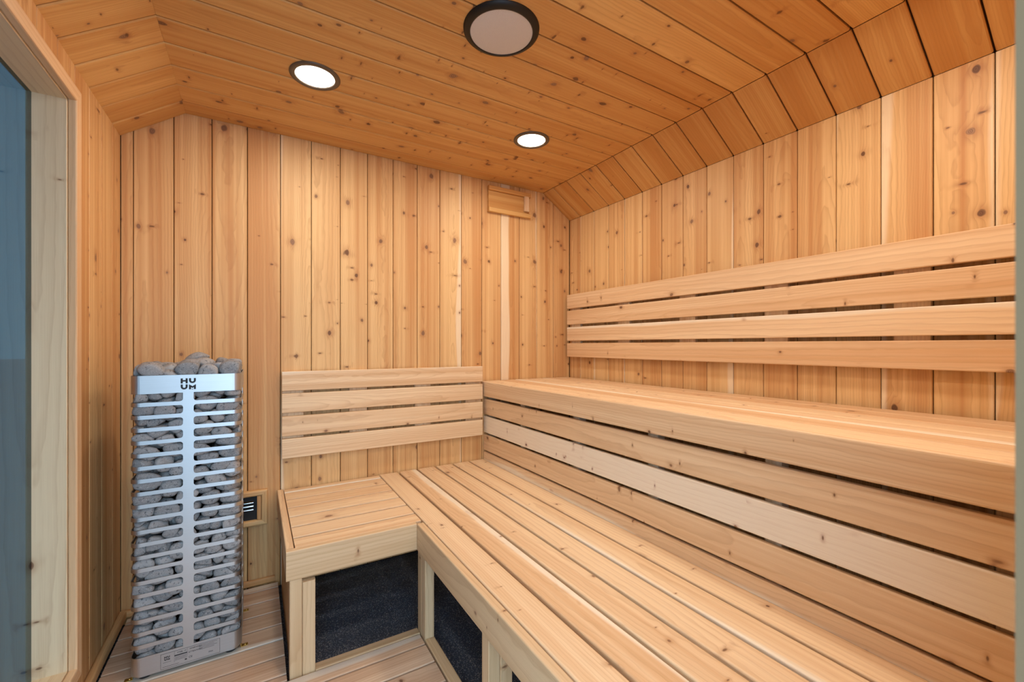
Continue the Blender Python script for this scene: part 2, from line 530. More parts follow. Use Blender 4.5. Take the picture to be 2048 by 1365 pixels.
# front wall with the doorway the view is taken from
DX0, DX1, DZ1 = -0.40, 0.361, Z(0.93)
wf = obj('wall_front', multi_box('wall_front', [
    ((XL-0.08, -0.09, -0.2), (DX0-0.02, YF-PT, ZC+0.08)), ((DX1+0.02, -0.09, -0.2), (XR+0.08, YF-PT, ZC+0.08)),
    ((DX0-0.02, -0.09, DZ1+0.02), (DX1+0.02, YF-PT, ZC+0.08))], 'backing'))
tag(wf, kind='structure')
k = 0
xx = XL
while xx < XR - 0.01:
    x1 = min(xx + 0.1318, XR)
    for a, b, z0 in ((xx, min(x1, DX0-0.02), -0.03), (max(xx, DX0-0.02), min(x1, DX1+0.02), DZ1+0.02), (max(xx, DX1+0.02), x1, -0.03)):
        if b - a > 0.005:
            board('plank', wf, (a+GAP, YF-PT, z0), (b-GAP, YF, ZC), 'z', 'y', 'wall', 0.0022, 1, planks_color())
    xx = x1
dr = empty('door_1', (0, 0, 0), kind='structure')
box('door_jamb', dr, (DX1, -0.09, -0.2), (DX1+0.02, YF, DZ1+0.02), 'jamb', 0.002)
box('door_jamb', dr, (DX0-0.02, -0.09, -0.2), (DX0, YF, DZ1+0.02), 'jamb', 0.002)
box('door_head', dr, (DX0, -0.09, DZ1), (DX1, YF, DZ1+0.02), 'jamb', 0.002)
box('door_sill', dr, (DX0, -0.09, ZR), (DX1, YF, 0.0), 'jamb', 0.002)

# window: casing proud of the boards, deep pale jamb, dark tinted pane
w1 = empty('window_1', (0, 0, 0), kind='structure')
GX = -0.538
CW, CT = 0.041, 0.020
rv = 0.003
cc = (0.3, 0, 0.12, 1)
for nm, lo, hi, ln in (('casing', (XL, WY1+rv, WZ0-rv-CW), (XL+CT, WY1+rv+CW, WZ1+rv+CW), 'z'),
                       ('casing', (XL, WY0-rv-CW, WZ0-rv-CW), (XL+CT, WY0-rv, WZ1+rv+CW), 'z')):
    L = hi[2] - lo[2]
    s = 1 if lo[1] > 1 else -1
    # mitred ends: the length axis runs up, the width axis points along the wall
    me = board_mesh(L - CW, CW, CT, 0.004, 2, M['bench'], s * 1.0, s * -1.0)
    o = obj('casing', me, w1, (Vector(lo) + Vector(hi)) / 2, frame_rot('z', 'x'), cc)
for zc_, s in ((WZ1+rv+CW/2, 1), (WZ0-rv-CW/2, -1)):
    L = (WY1 + rv + CW) - (WY0 - rv - CW)
    me = board_mesh(L - CW, CW, CT, 0.004, 2, M['bench'], -s * 1.0, s * 1.0)
    obj('casing', me, w1, (XL + CT/2, (WY0+WY1)/2, zc_), frame_rot('y', 'x'), cc)
jc = (0.75, 0, 0.75, 1)
board('jamb', w1, (GX-0.012, WY1, WZ0), (XL-0.0005, WY1+0.02, WZ1), 'z', '-y', 'frame', 0.001, 1, jc, flip=False)
board('jamb', w1, (GX-0.012, WY0-0.02, WZ0), (XL-0.0005, WY0, WZ1), 'z', 'y', 'frame', 0.001, 1, jc)
board('window_head', w1, (GX-0.012, WY0-0.02, WZ1), (XL-0.0005, WY1+0.02, WZ1+0.02), 'y', '-z', 'frame', 0.001, 1, jc)
board('window_sill', w1, (GX-0.012, WY0-0.02, WZ0-0.02), (XL-0.0005, WY1+0.02, WZ0), 'y', 'z', 'frame', 0.001, 1, jc)
box('pane', w1, (GX-0.008, WY0, WZ0), (GX, WY1, WZ1), 'glass')

# small mouldings where the walls meet the deck
def moulding(name, pts):
    for lo, hi, ln, nr in pts:
        b = board(name, None, lo, hi, ln, nr, 'wall', 0.007, 3, (0.05, 0, 0.1, 1))
        tag(b, kind='structure')
moulding('baseboard_left', [((XL, YF, 0.0), (XL+0.022, YB-0.018, 0.035), 'y', 'x')])
moulding('baseboard_back', [((XL, YB-0.016, 0.0), (0.075, YB, 0.028), 'x', '-y')])

# ------------------------------------------------------------------ duckboard over the rubber floor
dk = empty('duckboard', (0, 1.0, ZR), 'cedar slat duckboard covering the black rubber floor around the heater', 'duckboard')
DY = [YB-0.018] + [2.2075 - 0.1003 * i for i in range(22)]
DY = [v for v in DY if v > 0.07] + [0.07]
for i in range(len(DY) - 1):
    y1, y0 = DY[i] - 0.0035, DY[i+1] + 0.0035
    if y1 - y0 < 0.02: continue
    x1 = 0.087 if y0 > 1.55 else 0.531
    if y0 < 1.572 < y1:
        y1 = 1.569; x1 = 0.531
    board('deck_board', dk, (XL+0.026, y0, -0.022), (x1, y1, 0.0), 'x', 'z', 'deck', 0.003, 2, tones(0.25, 0.9, 0.3, (0.2, 0.5)))
    if y0 < 1.61 and x1 > 0.5 and DY[i] > 1.6:
        board('deck_board', dk, (XL+0.026, 1.5755, -0.022), (0.087, DY[i]-0.0035, 0.0), 'x', 'z', 'deck', 0.003, 2, tones(0.25, 0.9, 0.3))
for xj, ya, yb in ((XL+0.05, 0.08, YB-0.02), (-0.05, 0.08, YB-0.02), (0.04, 1.58, YB-0.02), (0.25, 0.08, 1.56), (0.45, 0.08, 1.56)):
    board('joist', dk, (xj, ya, ZR), (xj+0.035, yb, -0.022), 'y', 'z', 'stud', 0.002, 1)

# ------------------------------------------------------------------ benches
BZ = Z(-0.675)                 # lower seat
UZ = Z(-0.2105)                # upper seat
bt = lambda a=0.45, b=0.95, s=0.12: tones(a, b, s, (0.25, 0.6))

# short bench beside the heater, slats across
sb = empty('short_bench', (0.31, 1.92, ZR), 'short low cedar bench with seven cross slats, between the heater and the long lower bench', 'bench')
SY = [2.268, 2.212, 2.108, 1.998, 1.890, 1.782, 1.677, 1.5965]
for i in range(7):
    g = 0.006
    board('seat_slat', sb, (0.112, SY[i+1] + (g if i < 6 else 0.0006), BZ-0.024), (0.5465, SY[i]-g, BZ), 'x', 'z', 'bench', 0.004, 3,
          tones(0.62, 0.95, 0.1, (0.2, 0.5)))
board('side_fascia', sb, (0.084, 1.5965, BZ-0.098), (0.109, 2.272, BZ), 'y', '-x', 'bench', 0.004, 3, (0.7, 0, 0.2, 1))
board('front_fascia', sb, (0.084, 1.573, BZ-0.098), (0.5225, 1.596, BZ-0.0002), 'x', '-y', 'stud', 0.004, 3, (0.85, 0, 0.7, 1))
board('rail', sb, (0.11, 1.60, BZ-0.113), (0.535, 1.638, BZ-0.026), 'x', '-y', 'stud', 0.002, 1, (0.5, 0, 0.4, 1))
board('rail', sb, (0.11, 2.234, BZ-0.113), (0.545, 2.270, BZ-0.026), 'x', '-y', 'stud', 0.002, 1)
board('leg', sb, (0.0945, 1.578, ZR), (0.132, 1.616, BZ-0.0975), 'z', '-y', 'stud', 0.002, 1, (0.55, 0, 0.2, 1))
board('leg', sb, (0.1325, 1.576, ZR), (0.172, 1.614, BZ-0.1135), 'z', '-y', 'stud', 0.003, 2, (0.85, 0, 0.2, 1))
board('leg', sb, (0.112, 2.232, ZR), (0.15, 2.270, BZ-0.1135), 'z', '-y', 'stud', 0.002, 1)
board('side_panel', sb, (0.101, 1.617, ZR), (0.111, 2.231, BZ-0.097), 'y', '-x', 'wall', 0.001, 1, (0.1, 0, 0.1, 1))
board('bottom_plate', sb, (0.1725, 1.574, ZR), (0.5345, 1.611, 0.0), 'x', 'z', 'stud', 0.003, 2, (0.65, 0, 0.3, 1))

# long lower bench
lb = empty('long_lower_bench', (0.84, 1.17, ZR), 'long low cedar bench of six lengthwise slats in front of the slatted riser', 'bench')
YN = 0.10
pit = 0.1035
lbt = [(0.86, 0.1, 0.45), (0.45, 0.3, 0.5), (0.72, 0, 0.35), (0.75, 0, 0.5), (0.8, 0.15, 0.55), (0.85, 0, 0.6)]
for i in range(6):
    xa = 0.5535 + pit * i
    xb = xa + 0.0925 if i < 5 else 1.1612
    board('seat_slat', lb, (xa, YN, BZ-0.024), (xb, 2.268, BZ), 'y', 'z', 'bench', 0.005, 3, (*lbt[i], 1))
board('front_fascia', lb, (0.523, YN, BZ-0.102), (0.549, 1.572, BZ), 'y', '-x', 'stud', 0.004, 3, (0.85, 0, 0.5, 1))
board('rail', lb, (0.5505, YN, BZ-0.112), (0.588, 1.60, BZ-0.0245), 'y', '-x', 'stud', 0.002, 1)
for yy in (1.87, 1.44, 1.02, 0.60, 0.2):
    board('cross_rail', lb, (0.5885, yy-0.018, BZ-0.112), (1.16, yy+0.018, BZ-0.0245), 'x', '-y', 'stud', 0.002, 1)
board('leg', lb, (0.5365, 1.565, ZR), (0.573, 1.604, BZ-0.1125), 'z', '-x', 'stud', 0.002, 1, (0.6, 0, 0.2, 1))
board('leg', lb, (0.5365, 1.523, ZR), (0.573, 1.5645, BZ-0.1125), 'z', '-x', 'stud', 0.003, 2, (0.85, 0, 0.1, 1))
board('bottom_runner', lb, (0.5365, YN, ZR), (0.573, 1.5225, 0.004), 'y', 'z', 'stud', 0.003, 2, (0.6, 0, 0.6, 1))
for yy in (1.02, 0.55, 0.13):
    board('leg', lb, (0.5365, yy, 0.0045), (0.573, yy+0.04, BZ-0.1125), 'z', '-x', 'stud', 0.003, 2, (0.7, 0, 0.35, 1))
    board('leg', lb, (0.5735, yy-0.001, ZR), (0.612, yy+0.039, BZ-0.1125), 'z', '-x', 'stud', 0.002, 1, (0.4, 0, 0.2, 1))

# upper bench with its slatted riser
ub = empty('upper_bench', (1.48, 1.17, ZR), 'high cedar bench along the wall with a slatted riser front', 'bench')
UT = [(0.98, 0.12, 0.3), (0.45, 0, 0.5), (0.95, 0.3, 0.3), (0.98, 0, 0.4), (0.5, 0.1, 0.4), (0.6, 0, 0.6)]
for i in range(6):
    xa = 1.1735 + pit * i
    board('seat_slat', ub, (xa, YN, UZ-0.024), (xa + (0.0965 if i else 0.0955), 2.268, UZ - (0.0 if i else 0.0)), 'y', 'z', 'bench', 0.005, 3,
          (*UT[i], 1))
board('front_fascia', ub, (1.149, YN, Z(-0.2995)), (1.172, 2.268, UZ), 'y', '-x', 'bench', 0.006, 3, (0.62, 0, 0.75, 1))
rz = [(-0.315, -0.4065, (0.60, 0, 0.7)), (-0.4185, -0.5140, (0.9, 1.15, 0.8)), (-0.5265, -0.6195, (0.45, 0, 0.75)), (-0.629, -0.700, (0.5, 0.45, 0.6))]
for z1, z0, c in rz:
    board('riser_slat', ub, (1.162, YN, Z(z0)), (1.180, 2.268, Z(z1)), 'y', '-x', 'bench', 0.003, 2, (*c, 1))
for yy in (2.25, 1.872, 1.442, 1.026, 0.622, 0.2):
    board('riser_post', ub, (1.1855, yy-0.0215, ZR), (1.2235, min(yy+0.0215, 2.270), UZ-0.025), 'z', '-x', 'stud', 0.002, 1, (0.9, 0.5, 0.2, 1))
    board('cross_rail', ub, (1.225, yy-0.018, UZ-0.113), (1.79, min(yy+0.018, 2.27), UZ-0.0245), 'x', '-y', 'stud', 0.002, 1)

# backrests
def backrest(name, label, side):
    if side == 'right':
        t = empty(name, (1.79, 1.17, Z(-0.08)), label, 'backrest')
        for yc in (2.183, 1.761, 1.342, 0.930, 0.515):
            board('batten', t, (1.7935, yc-0.045, Z(-0.07)), (1.8135, yc+0.045, Z(0.33)), 'z', '-x', 'bench', 0.002, 1, tones(0.6, 0.9, 0.2, (0.1, 0.4)))
        for (z0, z1, c) in ((0.243, 0.3345, (0.55, 0, 0.45)), (0.1375, 0.229, (0.42, 0, 0.45)), (0.0305, 0.1205, (0.75, 0.25, 0.5)), (-0.075, 0.0155, (0.35, 0, 0.5))):
            board('slat', t, (1.7705, 0.12, Z(z0)), (1.793, 2.246, Z(z1)), 'y', '-x', 'bench', 0.003, 2, (*c, 1))
    else:
        t = empty(name, (0.62, 2.25, Z(-0.53)), label, 'backrest')
        for x0, x1 in ((0.104, 0.195), (0.400, 0.488), (0.738, 0.828), (1.038, 1.1375)):
            board('batten', t, (x0, 2.2565, Z(-0.515)), (x1, 2.2745, Z(-0.125)), 'z', '-y', 'bench', 0.002, 1, tones(0.5, 0.8, 0.2, (0.1, 0.4)))
        for (z0, z1, c) in ((-0.2115, -0.1215, (0.5, 0.2, 0.2)), (-0.3135, -0.2245, (0.72, 0, 0.3)), (-0.4215, -0.330, (0.55, 0, 0.75)), (-0.525, -0.4345, (0.75, 0, 0.4))):
            board('slat', t, (0.103, 2.235, Z(z0)), (1.138, 2.256, Z(z1)), 'x', '-y', 'bench', 0.003, 2, (*c, 1))
    return t
backrest('slatted_backrest_unit', 'long four-slat cedar backrest above the high bench', 'right')
backrest('slatted_backrest_unit', 'shorter four-slat cedar backrest above the low corner bench', 'back')

# ------------------------------------------------------------------ ceiling fittings
def recessed_light(x, y, label):
    t = empty('recessed_light', (x, y, ZC), label, 'ceiling light', 'recessed ceiling lights')
    be = lathe('bezel', [(0.066, 0.004), (0.066, -0.0035), (0.069, -0.0062), (0.081, -0.0055), (0.0855, -0.0025), (0.0855, 0.0)], 'bezel', 72)
    obj('bezel', be, t, (x, y, ZC))
    le = lathe('diffuser', [(0.0660, -0.0015), (0.05, -0.0030), (0.02, -0.0042), (0.001, -0.0045)], 'lamp', 64, True, False, True)
    obj('diffuser', le, t, (x, y, ZC))
    ld = bpy.data.lights.new('lamp_light', 'AREA')
    ld.shape = 'DISK'; ld.size = 0.13; ld.energy = LAMP_WATT; ld.color = (1.0, 0.89, 0.76); ld.spread = math.pi
    obj('lamp_light', ld, t, (x, y, ZC - 0.008))
    return t
recessed_light(0.186, 1.713, 'round white glowing ceiling light in a bronze ring, above the heater side')
recessed_light(1.134, 1.712, 'round white glowing ceiling light in a bronze ring, near the wall vent and high bench')
recessed_light(0.62, 0.50, 'round ceiling light added out of view near the doorway to light the riser')  # guessed lamp, unseen, placed to light the riser
recessed_light(1.22, 0.44, 'round ceiling light added out of view to brighten the near end of the high bench')  # another guessed lamp, unseen, added to brighten the right side

sp = empty('ceiling_speaker', (0.658, 1.163, ZC), 'round ceiling speaker with a thick black rim and pale grille', 'speaker')
obj('rim', lathe('rim', [(0.1185, 0.0), (0.1180, -0.0035), (0.112, -0.0085), (0.102, -0.0125), (0.0975, -0.0125), (0.0970, -0.0095)], 'black', 96), sp, (0.658, 1.163, ZC))
obj('grille', lathe('grille', [(0.0972, -0.0105), (0.08, -0.0122), (0.05, -0.0135), (0.02, -0.0140), (0.001, -0.0140)], 'grille', 72, True, False, True), sp, (0.658, 1.163, ZC))

# ------------------------------------------------------------------ vents on the back wall
uv = empty('sliding_vent', (1.335, YB, Z(0.8)), 'small wooden sliding vent cover high on the plank wall', 'vent')
vc = (0.3, 0, 0.0, 1)
board('back_plate', uv, (1.189, YB-0.006, Z(0.803)), (1.484, YB-0.0005, Z(0.955)), 'x', '-y', 'ceil', 0.001, 1, vc)
board('rail', uv, (1.188, YB-0.028, Z(0.930)), (1.484, YB-0.0065, Z(0.957)), 'x', '-y', 'ceil', 0.004, 2, vc)
board('rail', uv, (1.188, YB-0.028, Z(0.800)), (1.484, YB-0.0065, Z(0.828)), 'x', '-y', 'ceil', 0.006, 3, (0.5, 0, 0, 1))
board('slide', uv, (1.191, YB-0.0145, Z(0.8285)), (1.462, YB-0.0065, Z(0.9295)), 'x', '-y', 'ceil', 0.002, 1, (0.4, 0, 0.0, 1))
board('handle', uv, (1.436, YB-0.034, Z(0.838)), (1.470, YB-0.015, Z(0.930)), 'z', '-y', 'bench', 0.006, 3, (0.8, 0, 0.0, 1))

lv = empty('louvre_vent', (-0.02, YB, Z(-0.82)), 'wood-framed louvre vent low on the wall, half hidden behind the heater', 'vent')
VX0, VX1, VZ0, VZ1 = -0.165, 0.046, Z(-0.817), Z(-0.657)
fw, fd = 0.026, 0.026
vcol = (0.55, 0, 0.0, 1)
for s, zc_ in ((1, VZ1-fw/2), (-1, VZ0+fw/2)):
    me = board_mesh(VX1-VX0-fw, fw, fd, 0.008, 3, M['wall'], -s, s)
    # width axis = normal x length = -y cross x = z
    obj('frame_piece', me, lv, ((VX0+VX1)/2, YB-fd/2, zc_), frame_rot('x', '-y'), vcol)
for s, xc in ((1, VX1-fw/2), (-1, VX0+fw/2)):
    me = board_mesh(VZ1-VZ0-fw, fw, fd, 0.008, 3, M['wall'], s, -s)
    # width axis = -y cross z = -x
    obj('frame_piece', me, lv, (xc, YB-fd/2, (VZ0+VZ1)/2), frame_rot('z', '-y'), vcol)
box('recess', lv, (VX0+0.02, YB-0.004, VZ0+0.02), (VX1-0.02, YB-0.0005, VZ1-0.02), 'ink')
board('liner', lv, (VX1-fw-0.016, YB-0.022, VZ0+fw), (VX1-fw-0.0005, YB-0.0045, VZ1-fw), 'z', '-x', 'wall', 0.001, 1, (0.2, 0, 0, 1))
for i in range(3):  # bright strips standing in for daylight between the vent's dark blades
    zc_ = Z(-0.7085 - 0.0165 * i)
    me = board_mesh(VX1-VX0-2*fw-0.03, 0.0095, 0.0025, 0.0006, 1, M['chrome'])
    obj('louvre_daylight', me, lv, ((VX0+VX1)/2 - 0.015, YB-0.012, zc_), (math.radians(38), 0, 0))

# ------------------------------------------------------------------ the heater
HX, HY, HW, HR = -0.1965, 1.805 + 0.1525, 0.305, 0.026
HZT, HZB = Z(-0.099), Z(-1.072)
ht = empty('sauna_heater', (HX, HY, 0.0), 'tall stainless steel slatted sauna heater cage filled with grey stones', 'heater')
TK = 0.002

def ring_point(s, off=0.0):
    """Point on the rounded-square outline; s runs from the middle of the front face towards +x."""
    h = HW / 2; st = h - HR; arc = math.pi / 2 * HR
    side = 2 * st + arc
    k_, s = divmod(s + 1e-12, side)
    if s <= st:
        p = Vector((s, -h - off)); 
    elif s <= st + arc:
        a = (s - st) / HR
        p = Vector((st + (HR + off) * math.sin(a), -st - (HR + off) * math.cos(a)))
    else:
        p = Vector((h + off, -st + (s - st - arc)))
    a = k_ * math.pi / 2
    return Vector((p.x * math.cos(a) - p.y * math.sin(a), p.x * math.sin(a) + p.y * math.cos(a)))
SIDE = 2 * (HW/2 - HR) + math.pi / 2 * HR

def sheet(ss, zlo, zhi, mat, name):
    """A strip of sheet steel along the outline: per sample a bottom and top height."""
    vs_, fs = [], []
    for i, s in enumerate(ss):
        for off in (0.0, -TK):
            p = ring_point(s, off)
            vs_ += [(p.x, p.y, zlo[i]), (p.x, p.y, zhi[i])]
    for i in range(len(ss) - 1):
        a, b = 4 * i, 4 * (i + 1)
        fs += [(a, b, b+1, a+1), (a+2, a+3, b+3, b+2), (a+1, b+1, b+3, a+3), (a, a+2, b+2, b)]
    e = 4 * (len(ss) - 1)
    fs += [(0, 1, 3, 2), (e, e+2, e+3, e+1)]
    me = mesh(name, vs_, fs, M[mat])
    return me

def samples(s0, s1, extra=()):
    st = HW / 2 - HR; arc = math.pi / 2 * HR
    pts = set([s0, s1]); pts.update(extra)
    k0 = math.floor(s0 / SIDE) - 1
    for k_ in range(int(k0), int(k0) + 7):
        for j in range(9):
            pts.add(k_ * SIDE + st + arc * j / 8)
        pts.add(k_ * SIDE)
    return sorted(p for p in pts if s0 <= p <= s1)

BANDZ = Z(-0.1585); BASEZ = Z(-1.0135)
NB = 20
bar = 0.0128
slot = (BANDZ - BASEZ - NB * bar) / (NB + 1)
SP = 0.0145         # half width of the solid spine
full = samples(0, 4 * SIDE)
obj('top_band', sheet(full, [BANDZ]*len(full), [HZT]*len(full), 'steel', 'top_band'), ht, (HX, HY, 0))
obj('base_band', sheet(full, [HZB]*len(full), [BASEZ]*len(full), 'steel', 'base_band'), ht, (HX, HY, 0))
sm = samples(-SP, SP)
spine = sheet(sm, [BASEZ]*len(sm), [BANDZ]*len(sm), 'steel', 'spine')
for q in range(4):
    obj('spine', spine, ht, (HX, HY, 0), (0, 0, q * math.pi / 2))
fil = 0.0085
s0, s1 = SP, SIDE - SP
ex = [s0 + fil * (1 - math.cos(a)) for a in np.linspace(0, math.pi/2, 7)] + [s1 - fil * (1 - math.cos(a)) for a in np.linspace(0, math.pi/2, 7)]
sm = samples(s0, s1, ex)
def flare(s):
    d = min(s - s0, s1 - s)
    if d >= fil: return 0.0
    return fil - math.sqrt(max(0.0, fil*fil - (fil - d)**2))
barm = sheet(sm, [-bar/2 - flare(s) for s in sm], [bar/2 + flare(s) for s in sm], 'steel', 'bar')
filletT = sheet(sm[:8], [-flare(s) for s in sm[:8]], [0.0]*8, 'steel', 'fillet')
for i in range(NB):
    zc_ = BANDZ - slot - bar/2 - i * (slot + bar)
    for q in range(4):
        obj('bar', barm, ht, (HX, HY, zc_), (0, 0, q * math.pi / 2))
# inner dark core and base tray
obj('heating_core', lathe('heating_core', [(0.055, Z(-1.05)), (0.055, Z(-0.20))], 'core', 24, True, True, True), ht, (HX, HY, 0))
tr_ = []
for s in full[:-1]:
    p = ring_point(s, -0.010); tr_.append((p.x, p.y))
n_ = len(tr_)
tm = mesh('base_tray', [(a, b, HZB-0.010) for a, b in tr_] + [(a, b, HZB+0.012) for a, b in tr_],
          [(i, (i+1) % n_, n_+(i+1) % n_, n_+i) for i in range(n_)] + [tuple(reversed(range(n_))), tuple(range(n_, 2*n_))], M['steel'])
obj('base_tray', tm, ht, (HX, HY, 0))
foot = lathe('foot', [(0.017, 0.0), (0.019, 0.003), (0.019, 0.009), (0.014, 0.0115)], 'rubber_foot', 28, True, True, True)
brk = multi_box('floor_bracket', [((-0.011, -0.007, 0.0), (0.011, 0.007, 0.0025)), ((-0.011, -0.007, 0.0025), (-0.0085, 0.007, 0.012))], 'brass')
screw = lathe('screw', [(0.0045, 0.0025), (0.0042, 0.0042), (0.002, 0.0055), (0.0003, 0.0056)], 'brass', 14, True)
for sx in (-1, 1):
    for sy in (-1, 1):
        obj('foot', foot, ht, (HX + sx*0.118, HY + sy*0.118, 0.0))
        b = obj('floor_bracket', brk, ht, (HX + sx*0.160, HY + sy*0.118, 0.0), (0, 0, 0 if sx > 0 else math.pi))
        obj('screw', screw, b, (HX + sx*0.1625, HY + sy*0.118, 0.0))

# cut-out lettering on the top band
def flat_mesh(name, polys, mat, depth=0.0006):
    vs_, fs = [], []
    for poly in polys:
        b = len(vs_); n = len(poly)
        vs_ += [(x, 0, z) for x, z in poly] + [(x, -depth, z) for x, z in poly]
        fs += [tuple(range(b, b+n)), tuple(reversed(range(b+n, b+2*n)))]
        fs += [(b+i, b+n+i, b+n+(i+1) % n, b+(i+1) % n) for i in range(n)]
    return mesh(name, vs_, fs, M[mat])
def rect(x0, z0, x1, z1): return [(x0, z0), (x1, z0), (x1, z1), (x0, z1)]
def letter(kind, x, z, w, h):
    st = w * 0.30
    if kind == 'H':
        return [rect(x, z, x+st, z+h), rect(x+w-st, z, x+w, z+h), rect(x+st, z+h*0.36, x+w-st, z+h*0.66)]
    if kind == 'U':
        out = [rect(x, z+w/2, x+st, z+h), rect(x+w-st, z+w/2, x+w, z+h)]
        ri, ro, cx, cz = w/2-st, w/2, x+w/2, z+w/2
        for i in range(8):
            a, b = math.pi + math.pi*i/8, math.pi + math.pi*(i+1)/8
            out.append([(cx+ri*math.cos(a), cz+ri*math.sin(a)), (cx+ro*math.cos(a), cz+ro*math.sin(a)),
                        (cx+ro*math.cos(b), cz+ro*math.sin(b)), (cx+ri*math.cos(b), cz+ri*math.sin(b))])
        return out
    return [rect(x, z, x+st, z+h*0.62), [(x, z+h*0.62), (x+st, z+h*0.62), (x+st, z+h*0.76), (x, z+h)],
            [(x+st, z+h*0.42), (x+w/2, z+h*0.22), (x+w/2, z+h*0.58), (x+st, z+h*0.80)],
            [(x+w/2, z+h*0.22), (x+w-st, z+h*0.42), (x+w-st, z+h*0.80), (x+w/2, z+h*0.58)],
            [(x+w-st, z+h*0.62), (x+w, z+h*0.62), (x+w, z+h), (x+w-st, z+h*0.76)], rect(x+w-st, z, x+w, z+h*0.62),
            rect(x+w*0.40, z-h*0.06, x+w*0.60, z+h*0.06)]
FY = HY - HW/2
lw, lh = 0.0190, 0.0170
pol = letter('H', -0.0207, 0.0026, lw, lh) + letter('U', 0.0017, 0.0026, lw, lh) + letter('U', -0.0207, -0.0180, lw, lh) + letter('M', 0.0017, -0.0180, lw, lh)
obj('brand_mark', flat_mesh('brand_mark', pol, 'ink'), ht, (HX, FY-0.0001, Z(-0.1305)))['label'] = 'dark stencil letters HUUM in two rows'

# rating plate with print on the base band
PX0, PX1, PZ0, PZ1 = -0.270, -0.108, Z(-1.071), Z(-1.021)
PW, PH = PX1 - PX0, PZ1 - PZ0
pl = box('rating_plate', ht, (PX0, FY-0.0010, PZ0), (PX1, FY-0.0002, PZ1), 'plate')
def text_mesh(body, size):
    cu = bpy.data.curves.new('lettering', 'FONT')
    cu.body = body; cu.size = size; cu.extrude = 0.0002
    o = bpy.data.objects.new('lettering', cu)
    COL.objects.link(o)
    bpy.context.view_layer.update()
    me = bpy.data.meshes.new_from_object(o.evaluated_get(bpy.context.evaluated_depsgraph_get()))
    bpy.data.objects.remove(o); bpy.data.curves.remove(cu)
    me.materials.clear(); me.materials.append(M['ink'])
    return me
def print_text(body, u, v, size):
    obj('lettering', text_mesh(body, size), pl, (PX0 + u*PW, FY-0.0013, PZ0 + v*PH), (math.pi/2, 0, 0))
def print_bar(u0, v0, u1, v1):
    obj('printed_bar', flat_mesh('printed_bar', [rect(0, 0, (u1-u0)*PW, (v1-v0)*PH)], 'ink', 0.0003), pl, (PX0+u0*PW, FY-0.0011, PZ0+v0*PH))
s_ = 0.36
pol = [[(x*s_, z*s_) for x, z in p] for p in (letter('H', -0.0207, 0.0026, lw, lh) + letter('U', 0.0017, 0.0026, lw, lh) + letter('U', -0.0207, -0.0180, lw, lh) + letter('M', 0.0017, -0.0180, lw, lh))]
obj('brand_mark', flat_mesh('brand_mark', pol, 'ink', 0.0003), pl, (PX0+0.105*PW, FY-0.0011, PZ0+0.66*PH))
print_text('STEEL 10', 0.27, 0.80, 0.0062)
print_bar(0.225, 0.64, 0.435, 0.71)
print_bar(0.2235, 0.25, 0.226, 0.98); print_bar(0.434, 0.35, 0.4365, 0.98)
print_text('WARNING!', 0.475, 0.82, 0.0066)
print_text('ATTENTION!', 0.455, 0.60, 0.0066)
print_text('CE', 0.46, 0.26, 0.0085)
print_text('IPX4', 0.80, 0.22, 0.0062)
for j in range(4):
    print_bar(0.63, 0.90 - 0.10*j, 0.95 - 0.05*(j % 2), 0.915 - 0.10*j)
for j in range(3):
    print_bar(0.235, 0.55 - 0.09*j, 0.425, 0.565 - 0.09*j)
print_bar(0.04, 0.40, 0.17, 0.41); print_bar(0.03, 0.12, 0.30, 0.135); print_bar(0.395, 0.20, 0.43, 0.28)
for v in (0.0, 0.985): print_bar(0.0, v, 1.0, v+0.012)
for u in (0.0, 0.996): print_bar(u, 0.0, u+0.004, 1.0)

# ------------------------------------------------------------------ stones packed in the cage
def ico(sub):
    g = (1 + 5 ** 0.5) / 2
    v = [(-1, g, 0), (1, g, 0), (-1, -g, 0), (1, -g, 0), (0, -1, g), (0, 1, g), (0, -1, -g), (0, 1, -g), (g, 0, -1), (g, 0, 1), (-g, 0, -1), (-g, 0, 1)]
    f = [(0, 11, 5), (0, 5, 1), (0, 1, 7), (0, 7, 10), (0, 10, 11), (1, 5, 9), (5, 11, 4), (11, 10, 2), (10, 7, 6), (7, 1, 8),
         (3, 9, 4), (3, 4, 2), (3, 2, 6), (3, 6, 8), (3, 8, 9), (4, 9, 5), (2, 4, 11), (6, 2, 10), (8, 6, 7), (9, 8, 1)]
    v = [np.array(p) / np.linalg.norm(p) for p in v]
    for _ in range(sub):
        cache, nf = {}, []
        def mid(a, b):
            k_ = (min(a, b), max(a, b))
            if k_ not in cache:
                m = v[a] + v[b]; v.append(m / np.linalg.norm(m)); cache[k_] = len(v) - 1
            return cache[k_]
        for a, b, c in f:
            ab, bc, ca = mid(a, b), mid(b, c), mid(c, a)
            nf += [(a, ab, ca), (b, bc, ab), (c, ca, bc), (ab, bc, ca)]
        f = nf
    return np.array(v), f
DIRS, IFACES = ico(3)
nr = np.random.RandomState(11)
IN = HW/2 - 0.0060
SCL = np.array([0.88, 0.88, 1.06])         # metric that makes the cells wider than tall
zlo, zhi = Z(-1.050), Z(-0.100)
top_h = lambda x, y: 0.018 + 0.034 * np.exp(-(((x - 0.03) / 0.075) ** 2 + ((y - 0.02) / 0.10) ** 2)) + 0.008 * np.sin(x * 55 + 1.0)
vol = (2*IN) ** 2 * (zhi - zlo + 0.03)
N = int(vol / (0.0480 ** 3 * 0.86))
def rand_pts(n):
    p = np.empty((0, 3))
    while len(p) < n:
        q = nr.uniform([-IN, -IN, zlo], [IN, IN, zhi + 0.06], (n * 2, 3))
        q = q[q[:, 2] < zhi + top_h(q[:, 0], q[:, 1])]
        p = np.vstack([p, q])
    return p[:n]
P = rand_pts(N)
